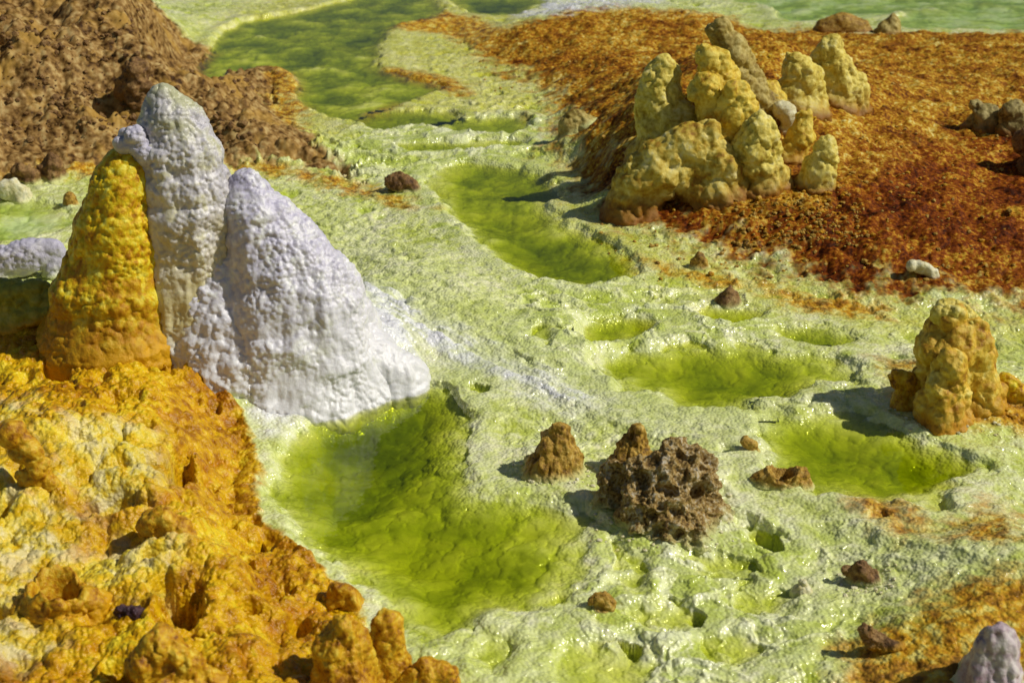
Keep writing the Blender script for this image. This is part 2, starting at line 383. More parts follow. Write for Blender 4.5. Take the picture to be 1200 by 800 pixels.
    diro = .010 * bubbles(x / .06, y / .065, 14) * (1 + 1.5 * w1) + .009 * bubbles(x / .027, y / .028, 15) + .022 * fbm(x * 6, y * 6, 4, 91, .5) + .012 * w2 + .002 * w3 - .01
    dpool = .010 * bubbles((x + .04 * w1) / .10, (y + .04 * w2) / .11, 16) + .006 * bubbles((x + .02 * w1) / .038, (y + .02 * w3) / .04, 17) + .016 * fbm(x * 4, y * 5, 4, 19) - .010
    tot = wy + wb + wi + wo * .6 + pale + ww * .0
    dry = (wy * dyel + wb * dbro + wi * diro + .6 * wo * diro + pale * (dsalt * (1 - ww) + dwhite * ww)) / np.maximum(tot, .01)
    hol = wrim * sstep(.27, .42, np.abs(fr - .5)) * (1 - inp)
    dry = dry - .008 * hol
    dry = dry * (1 - .5 * sstep(.28, .02, sp) * pale)
    near_pool = sstep(.05, 0.0, sp) * (1 - inp)
    near_pool = sstep(.09, .05, sp) * (1 - inp)
    dry = dry * (1 - near_pool) + near_pool * np.maximum(dry + .004, .003)
    k = inp * sstep(-.01, -.07, sp)
    z = z + (dry * (1 - inp) + inp * ((1 - k) * np.minimum(dry, .006) + k * dpool)) * (1 - far)
    shore = sstep(-.055, -.005, sp) * sstep(.05, .0, sp)
    z = z + shore * (.020 * b5 * (.6 + patch * .6) - .006) * (1 - far)
    for c, rx, ry, h in HOLES:
        m = (np.abs(x - c[0]) < rx * 2.2) & (np.abs(y - c[1]) < ry * 2.2)
        dx = (x[m] - c[0] + .25 * rx * w3[m] + .5 * rx * w1[m]) / rx; dy = (y[m] - c[1] + .25 * ry * w3[m] + .4 * ry * w2[m]) / ry
        z[m] -= .62 * h * np.exp(-(dx * dx + dy * dy) ** 1.8)
    for nm, s_, lev, dep, deep in pool_data:
        jx = np.nonzero((s_ < .1).any(0))[0]; jy = np.nonzero((s_ < .1).any(1))[0]
        m = np.nonzero((x > RX0 + DR * jx[0]) & (x < RX0 + DR * jx[-1]) & (y > RY0 + DR * jy[0]) & (y < RY0 + DR * jy[-1]) & (sp > 0))[0]
        si = bicubic(s_, xw[m], yw[m])
        z[m] = np.where((si > 0) & (bicubic(s_, x[m], y[m]) < .085), np.maximum(z[m], lev + .002 + .004 * b1[m]), z[m])
    z = np.where(far > .99, 0.0, z)
    co = np.stack([x, y, z], 1).astype(np.float32)
    crest_a = np.clip((b1 * .5 + b2 * .25) * .8 + .55 * tl * lace + wrim * .2 * crest - .22 - pits * .5, 0, 1)
    rimwhite = np.exp(-((sp - .03) / .03) ** 2)
    crest_a = np.clip(crest_a + .25 * rimwhite, 0, 1)
    A1 = np.stack([wy, wb, wi, np.ones_like(wy)], 1)
    bedw = sstep(.0, -.13, sp + .05 * w1)
    A2 = np.stack([ww, bedw, crest_a, np.ones_like(wy)], 1)
    A3 = np.stack([wc, wo, wr, np.ones_like(wy)], 1)
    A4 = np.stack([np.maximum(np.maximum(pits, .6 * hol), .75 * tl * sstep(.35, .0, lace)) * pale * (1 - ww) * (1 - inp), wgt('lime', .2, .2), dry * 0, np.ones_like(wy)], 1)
    A2[:, 0] = np.clip(ww + .10 * wflow * (1 - wy) * (1 - wi), 0, 1) * (1 - wy)
    return sh, co, A1, A2, A3, A4

def mesh_from(name, co, quads, attrs=None, smooth=True):
    me = bpy.data.meshes.new(name)
    n = len(quads); k = quads.shape[1]
    me.vertices.add(len(co)); me.vertices.foreach_set('co', np.ascontiguousarray(co, np.float32).ravel())
    me.loops.add(n * k); me.loops.foreach_set('vertex_index', np.ascontiguousarray(quads, np.int32).ravel())
    me.polygons.add(n)
    me.polygons.foreach_set('loop_start', np.arange(0, n * k, k, dtype=np.int32))
    me.polygons.foreach_set('use_smooth', np.full(n, smooth, bool))
    me.update(calc_edges=True)
    for nm, a in (attrs or {}).items():
        at = me.attributes.new(nm, 'FLOAT_COLOR', 'POINT')
        at.data.foreach_set('color', np.ascontiguousarray(a, np.float32).ravel())
    return me

def link(name, me, mat, parent=None):
    o = bpy.data.objects.new(name, me); COL.objects.link(o)
    if mat: me.materials.append(mat)
    if parent: o.parent = parent
    return o

# ------------------------------------------------------------------ materials
class NT:
    def __init__(s, name):
        s.m = bpy.data.materials.new(name); s.m.use_nodes = True
        s.t = s.m.node_tree; s.t.nodes.clear()
        s.out = s.n('ShaderNodeOutputMaterial')
        s.geo = s.n('ShaderNodeNewGeometry')
    def n(s, ty, **kw):
        nd = s.t.nodes.new(ty)
        for k, v in kw.items(): setattr(nd, k, v)
        return nd
    def l(s, a, b): s.t.links.new(a, b)
    def noise(s, scale, detail=4, rough=.55, dist=0.0, vec=None):
        nd = s.n('ShaderNodeTexNoise'); nd.inputs['Scale'].default_value = scale; nd.inputs['Detail'].default_value = detail
        nd.inputs['Roughness'].default_value = rough; nd.inputs['Distortion'].default_value = dist
        s.l(vec or s.geo.outputs['Position'], nd.inputs['Vector']); return nd.outputs['Fac']
    def voro(s, scale, feature='F1'):
        nd = s.n('ShaderNodeTexVoronoi', feature=feature); nd.inputs['Scale'].default_value = scale
        s.l(s.geo.outputs['Position'], nd.inputs['Vector']); return nd.outputs['Distance']
    def ramp(s, fac, stops):
        nd = s.n('ShaderNodeValToRGB'); e = nd.color_ramp.elements
        while len(e) < len(stops): e.new(.5)
        for i, (p, c) in enumerate(stops):
            e[i].position = p; e[i].color = (*c, 1)
        s.l(fac, nd.inputs['Fac']); return nd.outputs['Color']
    def mix(s, fac, a, b, blend='MIX'):
        nd = s.n('ShaderNodeMix', data_type='RGBA', blend_type=blend)
        for sock, v in ((nd.inputs[0], fac), (nd.inputs[6], a), (nd.inputs[7], b)):
            if hasattr(v, 'links'): s.l(v, sock)
            elif isinstance(v, (int, float)): sock.default_value = v
            else: sock.default_value = (*v, 1)
        return nd.outputs[2]
    def math(s, op, a, b=0.0, c=None, clamp=False):
        nd = s.n('ShaderNodeMath', operation=op, use_clamp=clamp)
        for i, v in enumerate((a, b) if c is None else (a, b, c)):
            if hasattr(v, 'links'): s.l(v, nd.inputs[i])
            else: nd.inputs[i].default_value = v
        return nd.outputs[0]
    def attr(s, name):
        nd = s.n('ShaderNodeAttribute', attribute_name=name)
        sp = s.n('ShaderNodeSeparateColor'); s.l(nd.outputs['Color'], sp.inputs[0]); return sp.outputs
    def bump(s, h, strength, dist, normal=None):
        nd = s.n('ShaderNodeBump'); nd.inputs['Strength'].default_value = strength; nd.inputs['Distance'].default_value = dist
        s.l(h, nd.inputs['Height'])
        if normal: s.l(normal, nd.inputs['Normal'])
        return nd.outputs['Normal']
    def surf(s, color, rough, normal=None, spec=.5):
        b = s.n('ShaderNodeBsdfPrincipled')
        for k, v in (('Base Color', color), ('Roughness', rough), ('Specular IOR Level', spec)):
            if hasattr(v, 'links'): s.l(v, b.inputs[k])
            elif isinstance(v, (int, float)): b.inputs[k].default_value = v
            else: b.inputs[k].default_value = (*v, 1)
        if normal: s.l(normal, b.inputs['Normal'])
        s.l(b.outputs[0], s.out.inputs['Surface']); return b

def ground_material():
    s = NT('salt_ground')
    a1, a2, a3 = s.attr('zone_a'), s.attr('zone_b'), s.attr('zone_c')
    n1 = s.noise(5, 4); n2 = s.noise(38, 2, .5); n3 = s.noise(170, 3, .6); n4 = s.noise(1.7, 3); n5 = s.noise(14, 5, .65, .6)
    mixn = s.math('ADD', s.math('MULTIPLY', n1, .55), s.math('MULTIPLY', n2, .45))
    pale = s.ramp(mixn, [(.38, (.42, .48, .05)), (.46, (.58, .63, .16)), (.54, (.69, .72, .30)), (.62, (.74, .73, .42))])
    pale = s.mix(s.math('MULTIPLY', a2[2], .62), pale, (.80, .83, .58))
    pale = s.mix(s.ramp(n4, [(.48, (0, 0, 0)), (.66, (.55, .55, .55))]), pale, (.55, .62, .16))
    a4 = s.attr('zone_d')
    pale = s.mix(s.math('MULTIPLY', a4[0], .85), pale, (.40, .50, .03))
    pale = s.mix(s.math('MULTIPLY', a4[1], .6), pale, s.ramp(n5, [(.40, (.50, .44, .02)), (.5, (.62, .60, .07)), (.6, (.72, .68, .26))]))
    white = s.ramp(n5, [(.36, (.60, .60, .63)), (.46, (.72, .72, .73)), (.56, (.80, .81, .78)), (.66, (.74, .78, .56))])
    col = s.mix(a2[0], pale, white)
    yel = s.ramp(mixn, [(.39, (.32, .13, .002)), (.46, (.50, .26, .003)), (.53, (.62, .37, .004)), (.62, (.70, .53, .02))])
    yel = s.mix(s.ramp(n5, [(.52, (0, 0, 0)), (.66, (.5, .5, .5))]), yel, (.46, .16, .004))
    cream = s.ramp(n5, [(.40, (.66, .44, .01)), (.49, (.70, .60, .08)), (.58, (.76, .72, .36))])
    yel = s.mix(s.math('MULTIPLY', a3[0], .72), yel, cream)
    och = s.ramp(s.math('ADD', s.math('MULTIPLY', n2, .5), s.math('MULTIPLY', n5, .5)), [(.40, (.16, .05, .003)), (.47, (.42, .17, .005)), (.53, (.58, .32, .012)), (.61, (.66, .54, .12))])
    col = s.mix(s.math('MULTIPLY', a3[1], .92), col, och)
    nf = s.noise(75, 3, .6)
    fi = s.math('ADD', s.math('ADD', s.math('MULTIPLY', nf, .40), s.math('MULTIPLY', n5, .35)), s.math('MULTIPLY', n1, .25))
    iron = s.ramp(fi, [(.40, (.07, .018, .002)), (.46, (.22, .075, .005)), (.51, (.37, .165, .010)), (.56, (.53, .34, .03)), (.62, (.66, .58, .22))])
    red = s.ramp(fi, [(.41, (.035, .007, .001)), (.48, (.15, .030, .002)), (.54, (.29, .085, .004)), (.60, (.54, .32, .03))])
    iron = s.mix(a3[2], iron, red)
    col = s.mix(a1[2], col, iron)
    bro = s.ramp(s.math('ADD', s.math('MULTIPLY', n2, .5), s.math('MULTIPLY', n5, .5)), [(.39, (.05, .022, .006)), (.46, (.18, .098, .026)), (.53, (.31, .185, .06)), (.61, (.46, .33, .13))])
    bro = s.mix(s.ramp(n1, [(.50, (0, 0, 0)), (.62, (.7, .7, .7))]), bro, (.42, .25, .05))
    col = s.mix(a1[1], col, bro)
    col = s.mix(a1[0], col, yel)
    bed = s.ramp(s.math('ADD', s.math('MULTIPLY', n1, .8), s.math('MULTIPLY', n5, .2)), [(.40, (.34, .40, .03)), (.5, (.58, .64, .14)), (.58, (.76, .78, .42))])
    col = s.mix(a2[1], col, bed)
    dryness = s.math('MAXIMUM', a1[1], a1[2])
    rough = s.math('ADD', .165, s.math('MULTIPLY', dryness, .45))
    rough = s.math('ADD', rough, s.math('MULTIPLY', a1[0], .12))
    rough = s.math('ADD', rough, s.math('MULTIPLY', s.math('SUBTRACT', n2, .5), .25))
    hgt = s.math('ADD', s.math('MULTIPLY', n3, .6), s.math('MULTIPLY', s.noise(420, 2), .4))
    bub = s.n('ShaderNodeTexVoronoi', feature='SMOOTH_F1'); bub.inputs['Scale'].default_value = 115; bub.inputs['Smoothness'].default_value = .4
    s.l(s.geo.outputs['Position'], bub.inputs['Vector'])
    wet = s.math('SUBTRACT', 1.0, dryness)
    wet = s.math('MULTIPLY', wet, s.math('SUBTRACT', 1.0, a2[1]))
    hb = s.math('MULTIPLY', s.math('MULTIPLY', bub.outputs['Distance'], -1.0), wet)
    hgt = s.math('MULTIPLY', hgt, s.math('SUBTRACT', 1.0, s.math('MULTIPLY', a2[1], .9)))
    gr = s.math('ADD', .2, s.math('MULTIPLY', s.math('MAXIMUM', a1[0], s.math('MAXIMUM', a1[2], a3[1])), .8), clamp=True)
    hgt = s.math('MULTIPLY', hgt, gr)
    nrm = s.bump(hb, .6, .006)
    spec = s.math('SUBTRACT', .55, s.math('MULTIPLY', s.math('MAXIMUM', dryness, a3[1]), .48))
    spec = s.math('SUBTRACT', spec, s.math('MULTIPLY', a1[0], .28))
    pb = s.surf(col, rough, s.bump(hgt, .5, .005, nrm), spec)
    sw = s.math('MULTIPLY', s.math('SUBTRACT', 1.0, s.math('MAXIMUM', s.math('MAXIMUM', a1[1], a1[2]), s.math('MAXIMUM', a3[1], s.math('MULTIPLY', a1[0], .5)))), .5, clamp=True)
    s.l(sw, pb.inputs['Subsurface Weight']); pb.subsurface_method = 'BURLEY'
    pb.inputs['Subsurface Radius'].default_value = (1.0, .95, .5); pb.inputs['Subsurface Scale'].default_value = .007
    return s.m

def water_material(name, absorb, dens):
    s = NT(name)
    tr = s.n('ShaderNodeBsdfTransparent')
    gl = s.n('ShaderNodeBsdfGlossy'); gl.inputs['Roughness'].default_value = .043
    fr = s.n('ShaderNodeFresnel'); fr.inputs['IOR'].default_value = 1.29
    nb = s.bump(s.noise(22, 2), .08, .01)
    s.l(nb, gl.inputs['Normal']); s.l(nb, fr.inputs['Normal'])
    mx = s.n('ShaderNodeMixShader'); s.l(fr.outputs[0], mx.inputs[0]); s.l(tr.outputs[0], mx.inputs[1]); s.l(gl.outputs[0], mx.inputs[2])
    s.l(mx.outputs[0], s.out.inputs['Surface'])
    va = s.n('ShaderNodeVolumeAbsorption'); va.inputs['Color'].default_value = (*absorb, 1); va.inputs['Density'].default_value = dens
    s.l(va.outputs[0], s.out.inputs['Volume'])
    return s.m

def rock_material(name, stops, scale=18, rough=.5, low=None, low_amt=.8, high=None, grain=160, bump=.6, patch=None, spec=.28, bdist=.006, sss=0.0):
    """stops: colour ramp over mixed noise; low / high: colour near the foot / top (object's own height)"""
    s = NT(name)
    n1 = s.noise(scale, 5, .6, .3); n2 = s.noise(scale * 4, 4, .6)
    f = s.math('ADD', s.math('MULTIPLY', n1, .55), s.math('MULTIPLY', n2, .45))
    col = s.ramp(f, stops)
    tc = s.n('ShaderNodeTexCoord'); sp = s.n('ShaderNodeSeparateXYZ'); s.l(tc.outputs['Generated'], sp.inputs[0])
    hz = s.math('ADD', sp.outputs[2], s.math('MULTIPLY', s.math('SUBTRACT', n1, .5), .6))
    if patch:
        col = s.mix(s.ramp(s.noise(scale * .45, 3), [(patch[1], (0, 0, 0)), (patch[1] + .12, (1, 1, 1))]), col, patch[0])
    if low:
        col = s.mix(s.math('MULTIPLY', s.ramp(hz, [(low[1], (1, 1, 1)), (low[2], (0, 0, 0))]), low_amt), col, low[0])
    if high:
        col = s.mix(s.ramp(hz, [(high[1], (0, 0, 0)), (high[2], (1, 1, 1))]), col, high[0])
    ft = s.n('ShaderNodeAttribute', attribute_name='foot'); fc = s.n('ShaderNodeAttribute', attribute_type='OBJECT', attribute_name='foot_color')
    ff = s.math('ADD', ft.outputs['Fac'], s.math('MULTIPLY', s.math('SUBTRACT', n1, .5), 1.2))
    col = s.mix(s.ramp(ff, [(.25, (0, 0, 0)), (.95, (.85, .85, .85))]), col, fc.outputs['Color'])
    hgt = s.math('ADD', s.math('MULTIPLY', s.noise(grain, 4, .6), .7), s.math('MULTIPLY', s.noise(grain * 2.7, 2), .3))
    pb = s.surf(col, rough, s.bump(hgt, bump, bdist), spec)
    if sss:
        pb.subsurface_method = 'BURLEY'; pb.inputs['Subsurface Weight'].default_value = sss
        pb.inputs['Subsurface Radius'].default_value = (1.0, .9, .7); pb.inputs['Subsurface Scale'].default_value = .007
    return s.m

M = {}
M['white'] = rock_material('white_salt', [(.36, (.34, .33, .36)), (.45, (.48, .46, .49)), (.54, (.62, .60, .59)), (.62, (.60, .57, .40))], 13, .28, high=((.42, .42, .26), .86, 1.02), low=((.66, .56, .12), .50, .74), low_amt=.6, bump=.4, sss=.5, spec=.5)
M['lavender'] = rock_material('lavender_salt', [(.36, (.34, .32, .44)), (.46, (.49, .47, .57)), (.55, (.63, .62, .66)), (.65, (.70, .71, .62))], 13, .28, low=((.78, .78, .75), .45, .85), low_amt=.85, bump=.4, sss=.5, spec=.5)
M['lilac'] = rock_material('dark_lilac_salt', [(.33, (.40, .38, .48)), (.5, (.48, .46, .55)), (.66, (.62, .60, .62))], 16, .35)
M['sulfur'] = rock_material('sulfur_yellow', [(.38, (.40, .17, .004)), (.46, (.62, .36, .006)), (.54, (.72, .54, .012)), (.63, (.78, .70, .10))], 20, .38, low=((.42, .19, .008), .42, .64), low_amt=.8, bump=.7)
M['olive'] = rock_material('olive_crust', [(.33, (.18, .18, .02)), (.5, (.32, .33, .04)), (.66, (.45, .44, .12))], 16, .4)
M['straw'] = rock_material('straw_crust', [(.36, (.36, .24, .02)), (.45, (.56, .44, .06)), (.54, (.70, .59, .13)), (.64, (.76, .67, .26))], 20, .55, low=((.34, .14, .01), .30, .62), bump=.6)
M['strawdark'] = rock_material('dark_straw_crust', [(.36, (.17, .10, .012)), (.47, (.34, .25, .05)), (.6, (.52, .43, .14))], 20, .6, bump=.6)
M['strawgold'] = rock_material('golden_crust', [(.36, (.36, .19, .01)), (.46, (.60, .41, .03)), (.58, (.72, .58, .10))], 20, .5, low=((.36, .14, .008), .30, .62), bump=.6)
M['mound'] = rock_material('mound_crust', [(.36, (.26, .12, .008)), (.46, (.48, .33, .03)), (.56, (.64, .52, .12)), (.66, (.70, .63, .30))], 12, .6, low=((.22, .08, .006), .38, .68), bump=.6)
M['cone'] = rock_material('honey_crust', [(.36, (.30, .13, .008)), (.45, (.54, .32, .02)), (.55, (.68, .48, .06)), (.65, (.72, .60, .16))], 16, .48, low=((.38, .15, .008), .36, .66), bump=.6)
M['rust'] = rock_material('rusty_ochre', [(.36, (.10, .05, .006)), (.46, (.30, .165, .018)), (.56, (.48, .30, .045)), (.66, (.58, .44, .13))], 30, .5, bump=.8)
M['brown'] = rock_material('brown_rock', [(.33, (.05, .025, .010)), (.46, (.16, .08, .025)), (.58, (.28, .16, .05)), (.7, (.40, .27, .11))], 26, .6, bump=.9)
M['porous'] = rock_material('porous_rock', [(.37, (.07, .038, .010)), (.44, (.22, .13, .032)), (.50, (.38, .25, .065)), (.56, (.48, .38, .20)), (.64, (.60, .54, .42))], 40, .5, bump=.9, bdist=.01)
M['amber'] = rock_material('amber_crust', [(.37, (.20, .07, .003)), (.45, (.44, .20, .005)), (.54, (.60, .35, .012)), (.64, (.70, .52, .06))], 26, .35, bump=.7)
M['mauve'] = rock_material('mauve_salt', [(.33, (.24, .14, .17)), (.46, (.42, .33, .36)), (.58, (.60, .54, .52)), (.7, (.66, .60, .50))], 22, .4, bump=.6)
M['black'] = rock_material('black_vent', [(.33, (.015, .008, .010)), (.5, (.05, .022, .03)), (.66, (.12, .06, .06))], 40, .4, bump=.9)
M['paleknob'] = rock_material('pale_knob', [(.33, (.50, .42, .18)), (.5, (.66, .62, .36)), (.66, (.76, .74, .58))], 26, .4)
M['greyrock'] = rock_material('grey_olive_rock', [(.36, (.12, .08, .015)), (.48, (.28, .22, .06)), (.62, (.46, .38, .14))], 26, .6)

# ------------------------------------------------------------------ ground + pools
sh, co, A1, A2, A3, A4 = build_ground_mesh()
nr, nc = sh
idx = np.arange(nr * nc, dtype=np.int32).reshape(sh)
quads = np.stack([idx[:-1, :-1], idx[:-1, 1:], idx[1:, 1:], idx[1:, :-1]], -1).reshape(-1, 4)
g = link('ground', mesh_from('ground', co, quads, {'zone_a': A1, 'zone_b': A2, 'zone_c': A3, 'zone_d': A4}), ground_material())
g['kind'] = 'structure'
FINE_Z = None

W_GREEN = water_material('green_brine', (.80, .83, 0.0), 37)
W_PALE = water_material('pale_brine', (.60, .80, .45), 7)
for nm, s, lev, dep, deep in pool_data:
    m = (s < 0.06) & (s <= pool_all + 1e-5)
    jj, ii = np.nonzero(m[:-1, :-1])
    vid = {}
    ids = np.full(GX.shape, -1, np.int64)
    need = np.zeros(GX.shape, bool)
    for a, b in ((0, 0), (0, 1), (1, 1), (1, 0)): need[jj + a, ii + b] = True
    k = np.nonzero(need); ids[k] = np.arange(len(k[0]))
    cow = np.stack([GX[k], GY[k], np.full(len(k[0]), lev)], 1)
    qd = np.stack([ids[jj, ii], ids[jj, ii + 1], ids[jj + 1, ii + 1], ids[jj + 1, ii]], 1)
    o = link('pool_water', mesh_from('pool_water', cow, qd), W_PALE if nm in ('right_far', 'left') else W_GREEN)
    o['kind'] = 'structure'

# ------------------------------------------------------------------ salt cones, lumps and rocks
ICO = {}
def ico(sub):
    if sub not in ICO:
        import bmesh
        bm = bmesh.new(); bmesh.ops.create_icosphere(bm, subdivisions=sub, radius=1)
        ICO[sub] = (np.array([v.co[:] for v in bm.verts]), np.array([[v.index for v in f.verts] for f in bm.faces]))
        bm.free()
    return ICO[sub]

def at_plane(px, py, Y):
    d = ray(px, py); t = Y / d[1]
    return CAM + d * t, t / F * 1.0      # point, metres per pixel there

FOOT = {'pale': (.62, .65, .26), 'iron': (.24, .085, .003), 'yellow': (.60, .32, .006), 'white': (.68, .68, .67), 'brown': (.22, .11, .025), 'ochre': (.5, .26, .01), 'red': (.22, .05, .002)}

def solid(name, chains, base, mat, parent=None, detail=(), smooth=6, vox=1.5, squash=.85, dy=0.0, seed=None, flare=.30, foot='pale', crater=None, root=True):
    """one mesh grown from chains of balls (x, y, radius in picture pixels, offset in depth), merged and roughened.
    detail: (kind, size m, amplitude m)"""
    B = on_ground(*base); Y = B[1] + dy
    vs, fs, n = [], [], 0
    iv, iff = ico(3)
    for ch in chains:
        pts = []
        for a, b in zip(ch[:-1], ch[1:]):
            a = tuple(a) + (0,) * (4 - len(a)); b = tuple(b) + (0,) * (4 - len(b))
            L = math.hypot(a[0] - b[0], a[1] - b[1]); st = max(1, int(L / max(3, .35 * min(a[2], b[2]))))
            for k in range(st): pts.append([a[i] + (b[i] - a[i]) * k / st for i in range(4)])
        e = tuple(ch[-1]) + (0,) * (4 - len(ch[-1])); pts.append(list(e))
        balls = []
        for (px, py, r, off) in pts:
            c, mpp = at_plane(px, py, Y)
            balls.append((c + np.array([0, off * mpp, 0]), r, mpp))
        if root:
            c, r, mpp = balls[-1]
            for k in range(1, 6): balls.append((c - np.array([0, 0, .35 * k * r * mpp]), r * (1 + .02 * k), mpp))
        for c, r, mpp in balls:
            v = iv * np.array([r * mpp, r * mpp * squash, r * mpp]) + c
            vs.append(v); fs.append(iff + n); n += len(v)
    me = mesh_from('tmp', np.concatenate(vs), np.concatenate(fs))
    o = bpy.data.objects.new('tmp', me); COL.objects.link(o)
    c, mpp = at_plane(base[0], base[1], Y)
    md = o.modifiers.new('r', 'REMESH'); md.mode = 'VOXEL'; md.voxel_size = vox * mpp
    if smooth:
        ms = o.modifiers.new('s', 'SMOOTH'); ms.factor = .5; ms.iterations = smooth
    dg = bpy.context.evaluated_depsgraph_get(); dg.update()
    ev = o.evaluated_get(dg); em = ev.to_mesh()
    nv = len(em.vertices); P = np.empty(nv * 3, np.float32); em.vertices.foreach_get('co', P); P = P.reshape(-1, 3).astype(np.float64)
    N = np.empty(nv * 3, np.float32); em.vertex_normals.foreach_get('vector', N); N = N.reshape(-1, 3)
    npoly = len(em.polygons); tot = np.empty(npoly, np.int32); em.polygons.foreach_get('loop_total', tot)
    li = np.empty(len(em.loops), np.int32); em.loops.foreach_get('vertex_index', li)
    ev.to_mesh_clear(); bpy.data.objects.remove(o); bpy.data.meshes.remove(me)
    Rw = max(p[2] for ch in chains for p in ch) * mpp
    hh = P[:, 2] - bicubic(MACRO, P[:, 0], P[:, 1])
    fa = np.exp(-np.maximum(hh, 0) / (.30 * Rw)).astype(np.float32)
    nl = np.sqrt(N[:, 0] ** 2 + N[:, 1] ** 2) + 1e-6
    hd = np.stack([N[:, 0] / nl, N[:, 1] / nl, 0 * nl], 1) * np.minimum(1, nl * 2)[:, None]
    P = P + hd * (flare * Rw * np.exp(-np.maximum(hh, 0) / (.35 * Rw)))[:, None]
    sd = seed if seed is not None else rng.randint(0, 9999)
    for kind, size, amp in detail:
        if kind == 'bub': h = (bubbles3(P / size, sd) - .55) * (.35 + 1.1 * np.clip(noise3(P / .075, sd + 50) * 1.3 + .5, 0, 1))
        elif kind == 'fbm': h = fbm3(P / size, 4, sd)
        elif kind == 'low': h = noise3(P / size, sd) 
        elif kind == 'pit': h = -np.maximum(0, bubbles3(P / size, sd + 3, .3, .75) - .1)
        elif kind == 'flute':
            q = P.copy(); q[:, 2] *= .18; h = fbm3(q / size, 3, sd)
        elif kind == 'tier':
            q = P.copy(); q[:, 0] *= .3; q[:, 1] *= .3; h = fbm3(q / size, 2, sd)
        P = P + N * (amp * h)[:, None]
        sd += 7
    if crater:
        cx, cy, rx, dep = crater
        cc, _ = at_plane(cx, cy, Y)
        q = np.sqrt((P[:, 0] - cc[0]) ** 2 + (P[:, 1] - Y) ** 2) / (rx * mpp) * (1 + .12 * noise3(P / .03, 5))
        P[:, 2] -= dep * np.exp(-np.minimum(q, 3) ** 5)
    org = np.array([c[0], B[1] + dy, B[2]]) if parent is None else np.array(parent.location)
    quads = li.reshape(-1, 4) if (tot == 4).all() else None
    mm = mesh_from(name, P - org, quads, {'foot': np.repeat(fa[:, None], 4, 1)})
    ob = link(name, mm, mat, parent)
    if parent is None: ob.location = org
    ob['foot_color'] = FOOT[foot]
    return ob

def holder(name, base, dy=0.0):
    B = on_ground(*base)
    o = bpy.data.objects.new(name, None); COL.objects.link(o); o.location = B + np.array([0, dy, 0]); o.empty_display_size = .1
    return o

def tag(o, label, cat, group=None):
    o['label'] = label; o['category'] = cat
    if group: o['group'] = group
    return o

CRUST = (('low', .10, .008), ('bub', .030, .011), ('bub', .014, .005))
SALT = (('low', .12, .012), ('tier', .05, .006), ('bub', .032, .012), ('bub', .014, .006))
FINE = (('low', .16, .018), ('low', .06, .007), ('tier', .055, .007), ('flute', .04, .006), ('bub', .020, .006), ('bub', .010, .0045))
KNOB = (('low', .09, .012), ('fbm', .07, .012), ('pit', .05, .008), ('bub', .050, .016), ('bub', .020, .006), ('fbm', .02, .002))
ROCK = (('fbm', .05, .012), ('pit', .03, .012), ('fbm', .012, .004))
SMALL = (('fbm', .03, .006), ('bub', .014, .005))

# the three big cones
G3 = 'big salt cones beside the yellow crust'
tag(solid('salt_cone', [[(192, 119, 29), (201, 148, 44), (213, 182, 52), (218, 215, 53), (222, 250, 53), (224, 290, 54), (230, 340, 60), (238, 395, 66)]], (236, 372), M['white'], detail=FINE, vox=1.5, foot='white', flare=.15),
    'tallest greyish white salt cone with rounded olive tip behind the yellow cone', 'salt cone', G3)
yc = tag(holder('salt_cone', (125, 372)), 'bright yellow sulphur cone with small lavender tip in the foreground left', 'salt cone', G3)
solid('cone_body', [[(147, 182, 18), (146, 198, 29), (143, 225, 40), (139, 260, 49), (135, 300, 57), (130, 345, 68)]], (125, 372), M['sulfur'], yc, foot='yellow', flare=.3, detail=(('low', .1, .012), ('tier', .05, .006), ('bub', .024, .008), ('bub', .012, .005)), vox=1.6)
solid('salt_tip', [[(146, 168, 13), (157, 162, 16), (168, 174, 16), (173, 192, 10)]], (125, 372), M['lilac'], yc, detail=CRUST, vox=1.2, dy=-.015, root=False)
tag(solid('salt_cone', [[(290, 219, 23), (298, 245, 38), (309, 280, 51), (327, 320, 68), (344, 360, 84), (354, 404, 93)], [(262, 318, 36, -6), (256, 362, 48, -12), (292, 408, 62, -16)], [(385, 380, 44), (425, 414, 36), (458, 432, 22)]], (352, 404), M['lavender'], detail=FINE, vox=1.5, foot='white', flare=.22),
    'wide lavender and white salt cone whose foot spreads down to the green pool', 'salt cone', G3)
tag(solid('salt_mound', [[(-30, 312, 24), (8, 305, 22), (40, 299, 19), (66, 292, 14)]], (30, 322), M['lilac'], detail=SALT),
    'low dark lilac salt mound at the left edge behind the yellow cone', 'salt mound')
tag(solid('crust_lobe', [[(-20, 350, 24), (20, 345, 22), (46, 338, 15)], [(60, 352, 20), (10, 368, 20)]], (20, 372), M['olive'], detail=CRUST, foot='yellow'),
    'olive green rounded crust lobe at the left foot of the yellow cone', 'crust lobe')

# cluster of pillars on the rust-coloured flat
GP = 'pillars of the cluster on the orange flat'
def pillar(chains, base, mat, label, detail=KNOB, **kw):
    return tag(solid('salt_spire', chains, base, M[mat], detail=detail, foot='iron', flare=.28, **kw), label, 'salt spire', GP)
pillar([[(846, 40, 16), (858, 63, 20), (872, 90, 22), (884, 120, 26)]], (882, 128), 'strawdark', 'dark leaning pillar at the back of the cluster, its tip the highest')
pillar([[(776, 86, 19), (773, 105, 28), (776, 130, 34), (788, 160, 44)]], (782, 172), 'straw', 'stout pale pillar standing apart at the left end of the cluster')
pillar([[(829, 62, 15), (838, 82, 22), (848, 108, 26), (858, 140, 30)]], (852, 165), 'strawgold', 'pillar with bright yellow shoulders directly in front of the dark leaning one')
pillar([[(826, 108, 20), (832, 118, 21), (838, 140, 20)]], (836, 160), 'strawgold', 'short round-headed lump against the left side of the central pillar', dy=-.12)
